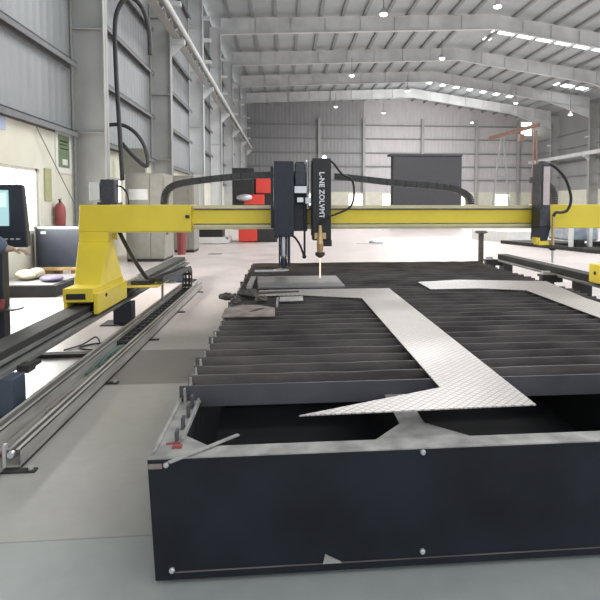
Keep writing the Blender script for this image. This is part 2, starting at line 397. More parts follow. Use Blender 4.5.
# ------------------------------------------------------------------ high bay lamps
lamp0 = thing('high_bay_lamp', (5.9, 33, 12.7), '', 'lamp', 'high bay lamps under the roof')
part('lamp_shade', MB().tube([(5.9, 33, 12.72), (5.9, 33, 12.95), (5.9, 33, 13.05)], [.30, .16, .10], 16), 'silver', lamp0)
part('bulb', MB().ball((5.9, 33, 12.70), .22, .22, .10), 'lamp', lamp0)
part('stem', MB().cyl((5.9, 33, 13.05), (5.9, 33, 14.25), .03, n=8), 'girt', lamp0)
lamps = [(5.9, 33, 'high bay lamp hanging left of the ridge, nearest of its row'), (5.9, 48.6, 'high bay lamp left of the ridge, second of its row away from the camera'), (5.9, 64, 'farthest high bay lamp left of the ridge, low above the cutting head'),
         (12.5, 32, 'high bay lamp right of centre at the very top of the picture'), (12.5, 43.5, 'high bay lamp right of centre, second of its row, left of the long skylight'), (12.5, 56, 'high bay lamp right of centre, third of its row'), (12.5, 69.5, 'farthest high bay lamp of the middle row, above the dark enclosure'),
         (24, 56, 'high bay lamp on the right slope, nearest of its row'), (24, 69.5, 'farthest high bay lamp on the right slope, beside the orange-brown crane'), (30.5, 57, 'high bay lamp close to the right wall columns')]
for i, (x, y, lb) in enumerate(lamps):
    o = lamp0 if i == 0 else copy_tree(lamp0)
    z = 12.7 if x < 20 else 11.6
    o.location = (x, y, zs(x)-1.3); o['label'] = lb

# ------------------------------------------------------------------ things on the left wall
T = thing('wall_sign', (XW+.03, 13.85, 2.38), 'tall green notice sign on a white board high on the cream wall', 'sign')
part('board', MB().box(XW, XW+.025, 13.35, 14.28, 2.36, 3.36), 'white', T)
part('green_panel', MB().box(XW+.026, XW+.034, 13.48, 14.12, 2.50, 3.26), 'green', T)
p = MB(); 
for k, (a, b, z0, z1) in enumerate([(13.55, 14.05, 3.10, 3.14), (13.55, 13.95, 3.02, 3.05), (13.58, 14.05, 2.93, 2.96)]): p.box(XW+.035, XW+.04, a, b, z0, z1)
part('dark_markings', p, 'plastic', T)
part('white_mark', MB().box(XW+.035, XW+.04, 13.68, 13.98, 2.56, 2.70), 'white', T)
solo('notice_strip', MB().box(XW, XW+.03, 12.72, 13.06, 1.70, 2.42), 'olive', 'narrow olive-yellow notice strip above the red extinguisher', 'sign')
solo('wall_sign', MB().box(XW, XW+.03, 10.3, 11.05, 3.02, 3.27), 'bluesign', 'pale blue sign at the left edge above the bright window', 'sign')
T = thing('fire_extinguisher', (XW+.14, 13.2, 1.05), 'red fire extinguisher hanging on the cream wall below the olive strip', 'fire extinguisher')
part('cylinder', MB().tube([(XW+.14, 13.2, 1.10), (XW+.14, 13.2, 1.14), (XW+.14, 13.2, 1.55), (XW+.14, 13.2, 1.62), (XW+.14, 13.2, 1.66)], [.08, .115, .115, .08, .03], 16), 'redbox', T, smooth=True)
part('valve', MB().cyl((XW+.14, 13.2, 1.66), (XW+.14, 13.2, 1.72), .025).bar((XW+.14, 13.12, 1.73), (XW+.14, 13.3, 1.74), .02), 'plastic', T)
part('hose', MB().tube(smooth_path([(XW+.14, 13.26, 1.68), (XW+.2, 13.33, 1.5), (XW+.2, 13.33, 1.25)]), .014, 8), 'rubber', T)
part('wall_bracket', MB().box(XW, XW+.06, 13.16, 13.24, 1.3, 1.36), 'galv', T)
solo('stay_cable', MB().cyl((XW+.05, 12.16, 3.38), (XW+.25, 14.2, 1.3), .012, n=8), 'girt', 'thin grey cable slanting down the cream wall past the green sign', 'cable')
solo('conduit_pipe', MB().cyl((XW+.08, 14.36, 0), (XW+.08, 14.36, 3.4), .03, n=10), 'girt', 'thin vertical conduit pipe beside the nearest steel column', 'pipe')
A = [(-4.55,16,2.3),(-4.57,16,2.9),(-4.609,16,3.977),(-4.663,16,5.354),(-4.665,16,6.583),(-4.52,16,7.13),(-4.247,16,7.356),(-3.928,16,7.067),(-3.749,16,6.472),(-3.734,16,5.787)]
B = [(-5.0,16.2,3.86),(-4.59,16.2,3.87),(-4.22,16.2,3.65),(-3.96,16.2,3.23),(-3.92,16.2,2.715),(-4.24,16.2,2.94),(-4.60,16.2,3.36)]
solo('hanging_hose', MB().tube(smooth_path(A), .06, 10), 'chain', 'long dark hose hanging in a tall narrow loop between the first two columns', 'hose', smooth=True)
solo('hanging_hose', MB().tube(smooth_path(B), .055, 10), 'chain', 'short dark hose in a drooping teardrop loop above the grey cabinets', 'hose', smooth=True)

# ------------------------------------------------------------------ electric cabinets on the left
def cabinet(x0, x1, y0, y1, z1, label, extra):
    T = thing('electric_cabinet', ((x0+x1)/2, (y0+y1)/2, 0), label, 'cabinet')
    part('body', MB().box(x0, x1, y0+.03, y1, .08, z1), 'cream', T, .01)
    part('plinth', MB().box(x0+.02, x1-.02, y0+.05, y1-.02, 0, .08), 'plastic', T)
    d = part('door', MB().box(x0+.03, (x0+x1)/2+.15, y0, y0+.03, .12, z1-.05), 'cream', T, .006)
    part('handle', MB().box((x0+x1)/2+.04, (x0+x1)/2+.08, y0-.03, y0, 1.0, 1.2), 'plastic', d)
    d = part('door', MB().box((x0+x1)/2+.16, x1-.03, y0, y0+.03, .12, z1-.05), 'cream', T, .006)
    part('handle', MB().box((x0+x1)/2+.2, (x0+x1)/2+.23, y0-.03, y0, 1.0, 1.2), 'plastic', d)
    if extra:
        part('side_gauge', MB().box(x1, x1+.03, y0+.3, y0+.5, .75, .95), 'plastic', T)
        part('display_window', MB().box(x0+.1, x0+.62, y0-.006, y0, 1.75, 2.05), 'white', T)
        part('side_door', MB().box(x1, x1+.015, y0+.1, y1-.1, .15, z1-.1), 'cream', T)
    return T
cabinet(-4.46, -3.42, 15.9, 17.3, 2.5, 'pale grey electric cabinet just right of the yellow gantry leg, nearest of the two', True)
cabinet(-3.75, -3.06, 18.9, 20.0, 2.6, 'tall narrow pale cabinet standing behind the nearer electric cabinet', False)
solo('red_bin', MB().tube([(-3.35, 18.2, 0), (-3.35, 18.2, .9)], [.13, .16], 14), 'redbox', 'slim faded red drum between the pale cabinets', 'drum')
solo('wall_panel_box', MB().box(-4.95, -4.3, 17.55, 17.75, 2.55, 3.35).box(-4.65, -4.6, 17.6, 17.7, 0, 2.55), 'cream', 'small cream distribution box on a post above the electric cabinet', 'box')

# ------------------------------------------------------------------ far machines
T = thing('laser_machine', (-1.35, 24.8, 0), 'black and red machine tool standing behind the gantry beam, left of the cutting heads', 'machine')
part('left_housing', MB().box(-2.26, -1.32, 24.0, 25.6, .55, 3.2), 'plastic', T, .03)
part('right_housing', MB().box(-1.31, -.30, 24.3, 25.6, .12, 3.05), 'plastic', T, .03)
part('red_window', MB().box(-1.27, -.46, 24.22, 24.3, 2.12, 2.76), 'red', T, .02)
part('red_lower_panel', MB().box(-1.75, -.88, 23.9, 24.0, 1.62, 2.06), 'red', T, .02)
part('red_base', MB().box(-2.0, -1.2, 23.9, 25.4, .04, .55), 'red', T, .02)
part('silver_head', MB().ball((-1.72, 23.8, 1.92), .34, .18, .16), 'silver', T)
part('dark_foot', MB().box(-1.19, -.35, 23.95, 24.29, 0, .55), 'plastic', T)
T = thing('storage_crate', (-3, 23.4, 0), 'low white crate with dark machine parts behind the left end of the beam', 'crate')
part('base_panel', MB().box(-3.8, -2.35, 23.0, 24.4, .02, .28), 'white', T)
part('dark_contents', MB().box(-3.65, -2.6, 23.1, 24.2, .28, .62).box(-3.4, -3.1, 23.15, 23.6, .62, .8), 'plastic', T)
part('upper_rail', MB().box(-3.8, -2.35, 23.0, 23.08, .60, .82).box(-3.8, -3.72, 23.0, 23.08, .2, .7).box(-2.43, -2.35, 23.0, 23.08, .2, .7), 'white', T)
T = thing('dark_enclosure', (9.7, 37.5, 0), 'huge dark grey box enclosure standing far behind the beam in the middle of the hall', 'enclosure')
part('body', MB().box(7.33, 12.1, 37, 37.9, .0, 4.95), 'darkhall', T, .03)
part('lid', MB().box(7.1, 12.12, 36.95, 38.0, 4.95, 5.08), 'darkhall', T)
# portable gantry crane far right
T = thing('gantry_crane', (19.5, 45, 0), 'orange-brown gantry crane frame far away at the right', 'crane')
part('beam', MB().bar((17.1, 45.2, 7.2), (21.3, 44.8, 8.35), .18, .30), 'orange', T)
for (a, b) in (((18.1, 45.1, 7.25), (17.0, 44.4, 0)), ((18.35, 45.1, 7.25), (19.3, 45.8, 0)), ((20.9, 44.9, 7.9), (20.3, 44.0, 0)), ((21.1, 44.9, 7.9), (21.6, 45.6, 0))):
    part('leg', MB().bar(b, a, .10), 'orange' if a[0] > 20 else 'girt', T)
part('brace', MB().bar((17.6, 44.78, 4.0), (18.8, 45.42, 4.0), .08), 'girt', T)
part('hoist', MB().box(19.6, 20.0, 44.8, 45.2, 7.0, 7.55), 'orange', T)
# steel and wrapped goods at the right
solo('plate_stack', MB().prism([(9.0, 22.3), (10.2, 17.2), (12.2, 16.6), (11.4, 22.3)], 0, .13), 'railtop', 'long low stack of dark steel plates on the floor beyond the right rail', 'plate stack')
solo('sheet_pile', MB().prism([(8.9, 25.6), (9.5, 22.9), (11.9, 22.9), (12.4, 25.4)], 0, .45), 'white', 'pale sheet pile lying behind the dark plates, left of the wrapped goods', 'sheet pile')
T = thing('wrapped_machine', (11, 19.2, .13), 'film-wrapped pale machine frame standing on the dark plate stack at the right edge', 'machine')
part('wrapped_body', MB().box(10.2, 11.3, 18.9, 20.6, .3, 1.25), 'foil', T, .08)
for x in (10.0, 10.7, 11.35): part('post', MB().box(x, x+.12, 18.5, 18.64, .13, 1.3), 'white', T)
part('dark_foot', MB().box(10.2, 10.5, 18.45, 18.8, .13, .36), 'plastic', T)
part('dark_foot', MB().box(10.9, 11.3, 18.6, 18.9, .13, .30), 'plastic', T)
part('cross_tray', MB().box(9.9, 11.6, 18.4, 20.9, 1.25, 1.32), 'foil', T)
solo('wrapped_bundle', MB().ball((11.35, 17.55, .43), .75, .5, .30), 'foil', 'rounded film-wrapped bundle at the right edge in front of the pale frame', 'bundle', smooth=True)
T = thing('post_stand', (5.12, 14, 0), 'slim dark post with a round handwheel head standing behind the table', 'stand')
part('post', MB().cyl((5.12, 14, .03), (5.12, 14, .86), .07, n=12), 'scrap', T)
part('handwheel', MB().tube([(5.12, 14, .86), (5.12, 14, .89), (5.12, 14, .93)], [.12, .18, .12], 18), 'scrap', T)
part('base_plate', MB().cyl((5.12, 14, 0), (5.12, 14, .03), .16, n=16), 'rust', T)
solo('plastic_rag', MB().prism([(2.9, 22.3), (3.4, 22.6), (3.9, 22.9), (4.1, 22.5), (4.0, 22.2), (3.5, 22.3)], 0, .04).ball((3.75, 22.5, .08), .3, .2, .09), 'silver', 'crumpled silver rag on the pale floor beyond the beam', 'rag')
solo('drain_cover', MB().box(-2.5, -2.08, 18.1, 18.45, 0, .015), 'girt', 'small dark drain cover in the aisle floor between cabinets and table', 'drain cover')

# ------------------------------------------------------------------ left background: bench, screen cabinet, window side
solo('steel_platform', MB().box(-5.2, -3.98, 9.9, 11.6, .0, .05).box(-5.2, -3.98, 9.9, 11.6, .05, .2), 'inner', 'low dark steel platform on the floor under the bright window', 'platform')
solo('sheet_cover', MB().box(-5.15, -4.05, 9.95, 11.5, .2, .215), 'greyplate', 'bright metal sheet lying on the low dark platform', 'sheet')
solo('sack', MB().ball((-4.84, 10.7, .31), .16, .22, .09).ball((-4.68, 10.8, .32), .14, .2, .10).ball((-4.76, 10.6, .29), .15, .15, .07), 'bag', 'cream sack lying on the low platform below the monitor', 'sack', smooth=True)
solo('cloth_bundle', MB().ball((-4.22, 10.4, .265), .17, .22, .05).ball((-4.34, 10.5, .265), .14, .2, .045), 'purple', 'purple cloth bundle at the right end of the low platform', 'cloth')
solo('sack', MB().ball((-5.06, 10.15, .286), .10, .16, .07), 'rust', 'small brown sack at the left end of the low platform', 'sack', smooth=True)
T = thing('control_cabinet', (-4.75, 12.25, .28), 'dark slate-blue panel cabinet on a wooden stand behind the yellow leg', 'cabinet')
part('body', MB().box(-5.22, -4.25, 12.0, 12.5, .30, 1.15), 'bluebox', T, .015)
part('front_trim', MB().box(-5.22, -4.25, 11.98, 12.0, 1.11, 1.15).box(-5.22, -5.19, 11.98, 12.0, .3, 1.15), 'cream', T)
part('front_panel', MB().box(-5.16, -4.28, 11.975, 12.0, .34, 1.08), 'carr', T)
part('indicator', MB().box(-5.08, -4.98, 11.965, 11.975, 1.0, 1.05), 'silver', T)
solo('wooden_stand', MB().box(-5.1, -4.2, 11.9, 12.7, .24, .30).box(-5.05, -4.9, 12.0, 12.6, 0, .24).box(-4.5, -4.3, 12.0, 12.6, 0, .24), 'wood', 'brown wooden stand under the slate-blue panel cabinet', 'stand')

# operator console on its post, beyond the rail
T = thing('operator_console', (-2.80, 5.75, 0), 'dark blue operator console with a lit cyan screen at the left edge', 'console')
part('housing', MB().hexa([(-3.25, 5.58, 1.19), (-2.49, 5.58, 1.19), (-2.55, 5.80, 1.19), (-3.25, 5.80, 1.19)], [(-3.25, 5.62, 1.80), (-2.54, 5.62, 1.80), (-2.60, 5.80, 1.80), (-3.25, 5.80, 1.80)]), 'carr', T, .015)
part('screen', MB().box(-3.15, -2.665, 5.575, 5.60, 1.40, 1.745), 'screen', T)
part('screen_page', MB().box(-3.10, -2.675, 5.566, 5.574, 1.58, 1.72), 'screenbar', T)
b_ = MB()
for x in (-2.70, -2.645, -2.59): b_.box(x, x+.03, 5.563, 5.58, 1.265, 1.28)
part('button', b_, 'silver', T)
part('post', MB().box(-2.95, -2.775, 5.66, 5.80, .02, 1.19), 'carr', T, .01)
part('foot', MB().box(-3.0, -2.68, 5.5, 5.95, 0, .02), 'carr', T)
part('round_shelf', MB().cyl((-2.73, 5.6, .585), (-2.73, 5.6, .60), .165, n=28), 'plastic', T)
solo('cup', MB().tube([(-2.73, 5.52, .601), (-2.73, 5.52, .65), (-2.73, 5.52, .69)], [.028, .036, .042], 14), 'redbox', 'small pink cup on the round shelf of the console post', 'cup')

# ------------------------------------------------------------------ person at the console (forearm reaches into the picture)
def skin_mesh(name, joints, edges, m, parent=None, sub=2, root=0):
    me = bpy.data.meshes.new(name); off = wloc(parent) if parent else Vector((0,0,0))
    me.from_pydata([Vector(j[:3])-off for j in joints], edges, [])
    o = bpy.data.objects.new(name, me); COL.objects.link(o); me.materials.append(M[m])
    if parent: o.parent = parent
    sk = o.modifiers.new('skin', 'SKIN'); sk.use_smooth_shade = True
    if not me.skin_vertices: me.skin_vertices.new()
    for v, j in zip(me.skin_vertices[0].data, joints):
        v.radius = (j[3], j[4] if len(j) > 4 else j[3]); v.use_root = False
    me.skin_vertices[0].data[root].use_root = True
    s = o.modifiers.new('sub', 'SUBSURF'); s.levels = sub; s.render_levels = sub
    return o
px, py = -3.12, 5.02
P = thing('person', (px, py, 0), 'person in a blue-grey work jacket reaching a hand towards the console at the left edge', 'person')
# joints: pelvis, spine, chest, neck, head
J = [(px,py,.95,.14,.11), (px,py,1.15,.13,.10), (px,py,1.36,.15,.11), (px,py,1.50,.055), (px,py+.01,1.58,.075), (px,py+.01,1.68,.085),
     (px-.09,py,.90,.085), (px-.10,py+.01,.50,.06), (px-.11,py-.01,.09,.042), (px-.11,py+.14,.05,.035),
     (px+.09,py,.90,.085), (px+.10,py+.01,.50,.06), (px+.12,py-.01,.09,.042), (px+.12,py+.14,.05,.035),
     (px-.19,py,1.42,.05), (px-.26,py+.02,1.16,.042), (px-.22,py+.20,1.00,.03), (px-.20,py+.27,.97,.032),
     (px+.19,py,1.42,.05), (px+.46,py-.10,1.31,.046), (px+.70,py-.02,1.225,.034), (px+.77,py+.0,1.215,.034,.022)]
E_ = [(0,1),(1,2),(2,3),(3,4),(4,5),(0,6),(6,7),(7,8),(8,9),(0,10),(10,11),(11,12),(12,13),(2,14),(14,15),(15,16),(16,17),(2,18),(18,19),(19,20),(20,21)]
body = skin_mesh('body', J, E_, 'skin', P)
C_ = [(px,py,.93,.155,.125), (px,py,1.15,.15,.12), (px,py,1.37,.165,.125), (px,py,1.47,.07),
      (px-.20,py,1.42,.075), (px-.275,py+.02,1.16,.065), (px-.23,py+.17,1.03,.05),
      (px+.20,py,1.41,.095), (px+.48,py-.10,1.305,.125), (px+.63,py-.05,1.26,.095), (px+.72,py-.01,1.225,.062)]
skin_mesh('jacket', C_, [(0,1),(1,2),(2,3),(2,4),(4,5),(5,6),(2,7),(7,8),(8,9),(9,10)], 'cloth', P)
skin_mesh('trousers', [(px,py,.96,.15,.12), (px-.09,py,.86,.10), (px-.10,py+.01,.50,.08), (px-.11,py,.10,.065), (px+.09,py,.86,.10), (px+.10,py+.01,.50,.08), (px+.12,py,.10,.065)], [(0,1),(1,2),(2,3),(0,4),(4,5),(5,6)], 'trouser', P)
for s in (-.11, .12): part('shoe', MB().ball((px+s, py+.08, .045), .05, .145, .045), 'shoe', P, smooth=True)
part('hair', MB().ball((px, py-.012, 1.715), .098, .108, .085), 'hair', P, smooth=True)
part('face', MB().ball((px, py+.03, 1.655), .074, .086, .105).ball((px, py+.118, 1.645), .014, .02, .022).ball((px-.085, py+.01, 1.65), .012, .02, .03).ball((px+.085, py+.01, 1.65), .012, .02, .03), 'skin', P, smooth=True)
part('eye', MB().ball((px-.03, py+.105, 1.672), .012).ball((px+.03, py+.105, 1.672), .012), 'eye', P)
part('mouth', MB().ball((px, py+.108, 1.607), .024, .008, .006), 'redbox', P)
def hand(wx, wy, wz, dx, dy, dz):
    w = Vector((wx, wy, wz)); d = Vector((dx, dy, dz)).normalized(); side = d.cross(Vector((0,0,1))).normalized(); dn = side.cross(d)
    dn = -dn if dn.z > 0 else dn
    for k, (ln, o) in enumerate(((.070, -.03), (.080, -.01), (.075, .01), (.058, .03))):
        a = w+d*.055+side*o; b = a+d*ln*.5+dn*.012; c = b+d*ln*.4+dn*.028
        q = w+side*o*.6+d*.02
        skin_mesh('finger', [(*q,.011), (*a,.0105), (*b,.009), (*c,.0075)], [(0,1),(1,2),(2,3)], 'skin', P, 1)
    a = w+side*.03+d*.0; b = a+side*.028+d*.03+dn*.01; c = b+d*.035+dn*.015
    skin_mesh('thumb', [(*(w+d*.0),.014), (*a,.013), (*b,.010), (*c,.008)], [(0,1),(1,2),(2,3)], 'skin', P, 1)
hand(px+.77, py+.0, 1.215, .9, .15, -.12)
hand(px-.20, py+.27, .97, .1, .8, -.5)
part('cuff_badge', MB().cyl((px+.60, py-.155, 1.22), (px+.60, py-.14, 1.22), .022, n=12), 'white', P)

# ------------------------------------------------------------------ machine rails with pedestals
def rail(x0, x1, xf0, xf1, y0, y1, label):
    T = thing('machine_rail', ((x0+x1)/2, (y0+y1)/2, 0), label, 'rail')
    part('beam', MB().box(x0, x1, y0, y1, .33, .45), 'railtop', T, .006)
    part('flange', MB().box(xf0, xf1, y0, y1, .30, .33), 'railflange', T)
    return T
RL = rail(-2.45, -2.22, -2.5, -2.12, 4.2, 12.45, 'long dark steel rail on pedestals carrying the left foot of the yellow gantry')
part('rail_rack', MB().box(-2.22, -2.19, 4.2, 12.45, .36, .385), 'railflange', RL)
for (xa, xb, y0, y1, mm) in ((-2.62, -2.03, 4.25, 4.45, 'bluebox'), (-2.29, -2.05, 7.5, 7.7, 'carr'), (-2.5, -2.1, 11.6, 11.9, 'bluebox')):
    z1 = .30
    part('pedestal', MB().box(xa, xb, y0, y1, .012, z1), mm, RL, .01)
    part('foot_plate', MB().box(xa-.16, xb+.2, y0-.05, y1+.1, 0, .012), 'railtop', RL)
c_ = MB()
for k in range(4): c_.bar((-2.1, 4.4+.1*k, .305), (-1.98, 4.5+.1*k, .335), .03)
part('clamp', MB().box(-2.12, -2.03, 4.5, 4.62, .27, .33).box(-2.12, -2.06, 4.62, 4.8, .27, .30), 'railtop', RL)
RR = rail(5.0, 5.23, 4.9, 5.26, 5.2, 12.55, 'dark steel rail at the right side carrying the right foot of the yellow gantry')
for (y0, y1) in ((5.4, 5.8), (8.9, 9.2), (12.2, 12.5)):
    part('pedestal', MB().box(5.02, 5.22, y0, y1, .012, .30), 'plastic', RR)
    part('foot_plate', MB().box(4.95, 5.3, y0-.05, y1+.05, 0, .012), 'railtop', RR)
for y in (9.5, 12.3):
    part('side_bracket', MB().box(4.62, 4.9, y, y+.2, .30, .34).box(4.64, 4.86, y+.02, y+.16, .10, .30).box(4.86, 5.02, y+.02, y+.16, .2, .3), 'plastic', RR)
    part('sensor', MB().box(4.66, 4.80, y+.04, y+.12, .34, .40), 'silver', RR)
# bar and wires on the floor between rail and tray
solo('floor_bar', MB().box(-2.72, -2.0, 5.92, 6.03, 0, .04), 'railtop', 'dark flat bar on the floor crossing from the left rail to the trays', 'bar')
solo('wire_coil', MB().tube(smooth_path([(-2.42,6.2,.012),(-2.3,6.42,.02),(-2.2,6.55,.07),(-2.1,6.4,.03),(-2.02,6.25,.012),(-2.15,6.2,.012),(-2.3,6.3,.012),(-2.2,6.45,.012),(-2.02,6.5,.012)]), .009, 6), 'rubber', 'loose black wire on the bright floor beside the dark bar', 'wire')

# ------------------------------------------------------------------ cable tray on the floor
T = thing('cable_tray', (-1.78, 7, 0), 'long galvanised tray channel on the floor between rail and cutting table', 'cable tray')
def chan(xa, xb, open_right):
    m = MB().box(xa, xb, 3.15 if xa < -1.8 else 3.42, 10.75, .012, .022)
    for x in (xa, xb-.006): m.box(x, x+.006, 3.15 if xa < -1.8 else 3.42, 10.75, .012, .125)
    m.box(xa, xa+.03, 3.15 if xa < -1.8 else 3.42, 10.75, .119, .125).box(xb-.03, xb, 3.15 if xa < -1.8 else 3.42, 10.75, .119, .125)
    return m
part('left_channel', chan(-1.97, -1.86, 0), 'galv', T)
part('tray_floor', MB().box(-1.86, -1.69, 3.2, 10.75, .012, .02), 'cream', T)
part('right_channel', chan(-1.69, -1.60, 0), 'galv', T)
for y in (3.36, 5.0, 6.6, 8.3, 10.2):
    b = part('cross_bracket', MB().box(-2.0, -1.5, y, y+.05, 0, .012), 'railtop', T)
    part('bolt', MB().cyl((-1.53, y+.025, .012), (-1.53, y+.025, .03), .016, n=8), 'silver', b)
part('end_post', MB().box(-1.70, -1.68, 3.40, 3.43, .02, .16).cyl((-1.65, 3.39, .10), (-1.65, 3.42, .10), .02, n=10), 'silver', T)
T = thing('tray_cable', (-1.77, 3.6, .02), 'dusty red cable end lying at the front of the floor tray', 'cable')
part('red_cable', MB().tube(smooth_path([(-1.84, 3.2, .04), (-1.80, 3.4, .045), (-1.76, 3.7, .04), (-1.73, 3.9, .035)]), .013, 8), 'redbox', T)
part('dark_strip', MB().bar((-1.74, 3.5, .03), (-1.72, 4.6, .03), .014), 'rubber', T)
solo('dark_rod', MB().bar((-1.80, 4.25, .032), (-1.80, 4.75, .032), .02), 'rust', 'short rusty rod lying inside the floor tray', 'rod')
# energy chain in the tray: lower run, loop, upper run to the gantry leg
T = thing('energy_chain', (-1.78, 8, .02), 'black drag chain folded over itself in the floor tray behind the gantry leg', 'cable chain')
path = [(-1.78, 6.2+.1*k, .065) for k in range(39)]
for k in range(13):
    a = -math.pi/2+math.pi*k/12; path.append((-1.78, 10.0+.205*math.cos(a), .27+.205*math.sin(a)))
path += [(-1.78, 9.9-.1*k, .475+.004*k) for k in range(22)]
m = MB(); Pp = [Vector(p) for p in path]
for i, (a, b) in enumerate(zip(Pp, Pp[1:])):
    d = (b-a); a2 = a+d*.08; b2 = b-d*.08
    for x in (-.075, .075):
        m.bar(a2+Vector((x,0,0)), b2+Vector((x,0,0)), .02, .075, up=(0, .01, 1) if abs(d.normalized().z) < .9 else (0,1,0))
    if i % 2 == 0: m.bar((a+b)/2+Vector((-.07,0,0)), (a+b)/2+Vector((.07,0,0)), .03, .05)
part('links', m, 'chain', T)
part('cables', MB().tube([p+Vector((-.03,0,0)) for p in Pp], .016, 6).tube([p+Vector((.03,0,0)) for p in Pp], .018, 6), 'rubber', T)
part('support_post', MB().box(-1.9, -1.87, 8.6, 8.64, .13, .42).box(-1.9, -1.68, 8.6, 8.64, .40, .42), 'galv', T)
m = MB()
for k in range(5): m.tube(smooth_path([(-1.84+.035*k, 5.2+.25*k, .04), (-1.84+.03*k, 5.8, .06+.01*(k%2)), (-1.82+.025*k, 6.3, .05), (-1.80+.02*k, 6.7, .05)]), .012, 6)
solo('loose_hoses', m, 'bluegreen', 'dark green hoses lying loose in the floor tray in front of the drag chain', 'hoses')

# ------------------------------------------------------------------ gantry
G = thing('cutting_gantry', (1.2, 7.6, .45), 'yellow gantry spanning the cutting table on two rail feet', 'gantry')
part('beam', MB().box(-1.25, 3.62, 7.52, 7.92, 1.275, 1.60), 'yellow', G, .01)
part('top_rail', MB().box(-1.22, 3.6, 7.47, 7.52, 1.555, 1.60), 'beamrail', G)
part('lower_rail', MB().box(-1.22, 3.6, 7.47, 7.52, 1.305, 1.335).box(-1.22, 3.6, 7.50, 7.52, 1.275, 1.31), 'beamrail', G)
part('guide_strip', MB().box(-1.22, 3.6, 7.505, 7.52, 1.535, 1.553).box(-1.22, 3.6, 7.505, 7.52, 1.34, 1.352), 'rust', G)
part('left_beam_casing', MB().hexa([(-2.68, 7.42, 1.255), (-1.24, 7.42, 1.255), (-1.24, 7.95, 1.255), (-2.68, 7.95, 1.255)], [(-2.66, 7.42, 1.605), (-1.24, 7.42, 1.605), (-1.24, 7.95, 1.605), (-2.66, 7.95, 1.605)]), 'yellow', G, .01)
part('casing_lip', MB().box(-2.3, -1.24, 7.415, 7.44, 1.24, 1.262), 'yellowdk', G)
part('limit_switch', MB().box(-1.31, -1.26, 7.40, 7.42, 1.43, 1.47), 'plastic', G)
part('right_beam_casing', MB().box(3.63, 5.6, 7.45, 7.95, 1.275, 1.61), 'yellow', G, .01)
part('upper_leg', MB().box(-2.67, -2.30, 7.41, 7.80, 1.13, 1.256), 'yellow', G)
part('leg', MB().hexa([(-2.50, 6.72, .64), (-2.18, 6.72, .64), (-2.15, 7.50, .64), (-2.50, 7.50, .64)], [(-2.67, 7.38, 1.13), (-2.30, 7.38, 1.13), (-2.30, 7.62, 1.13), (-2.67, 7.62, 1.13)]), 'yellow', G, .012)
part('foot', MB().box(-2.50, -2.17, 6.40, 7.58, .50, .66).box(-2.50, -2.46, 6.41, 7.57, .40, .50).box(-2.17, -2.12, 6.41, 7.57, .36, .60), 'yellow', G, .01)
part('slot', MB().box(-2.46, -2.25, 6.392, 6.40, .535, .60), 'plastic', G)
part('side_hole', MB().cyl((-2.12, 6.7, .54), (-2.11, 6.7, .54), .022, n=14), 'plastic', G)
part('base_plate', MB().box(-2.17, -1.72, 7.585, 8.3, .485, .50), 'yellowdk', G)
part('chain_bracket', MB().box(-2.12, -1.87, 7.75, 8.0, .50, .56), 'railtop', G)
part('rear_guide', MB().box(-2.5, -2.17, 7.585, 8.35, .50, .56), 'galv', G)
for y in (6.6, 7.4): part('wheel', MB().cyl((-2.42, y, .484), (-2.25, y, .484), .034, n=18), 'silver', G)
# right leg (mirror)
part('upper_leg', MB().box(4.95, 5.38, 7.41, 7.94, 1.13, 1.274), 'yellow', G)
part('leg', MB().hexa([(4.96, 6.72, .66), (5.30, 6.72, .66), (5.30, 7.55, .66), (4.96, 7.55, .66)], [(4.98, 7.38, 1.13), (5.36, 7.38, 1.13), (5.36, 7.70, 1.13), (4.98, 7.70, 1.13)]), 'yellow', G, .012)
part('foot', MB().box(4.95, 5.33, 6.35, 8.50, .50, .66).box(5.25, 5.33, 6.36, 8.48, .36, .50).box(4.91, 4.95, 6.36, 8.48, .36, .66), 'yellow', G, .01)
part('side_hole', MB().cyl((4.90, 8.3, .52), (4.908, 8.3, .52), .03, n=14), 'plastic', G)
for y in (6.7, 8.2): part('wheel', MB().cyl((5.05, y, .485), (5.2, y, .485), .034, n=18), 'silver', G)
# drive unit on the left end
d = part('drive_motor', MB().box(-2.42, -2.24, 7.5, 7.7, 1.63, 1.94).box(-2.46, -2.20, 7.48, 7.74, 1.606, 1.64), 'motor', G, .01)
part('gearbox', MB().box(-2.56, -2.43, 7.5, 7.66, 1.66, 1.90), 'white', d, .01)
part('motor_cable', MB().tube(smooth_path([(-2.24, 7.6, 1.86), (-2.17, 7.6, 1.84), (-2.11, 7.62, 1.75), (-2.10, 7.64, 1.606)]), .012, 8), 'rubber', d)
part('leg_hose', MB().tube(smooth_path([(-2.28, 7.8, 1.25), (-2.22, 7.82, 1.1), (-2.1, 7.85, .85), (-1.95, 7.88, .60), (-1.85, 7.9, .50)]), .028, 10), 'rubber', G, smooth=True)
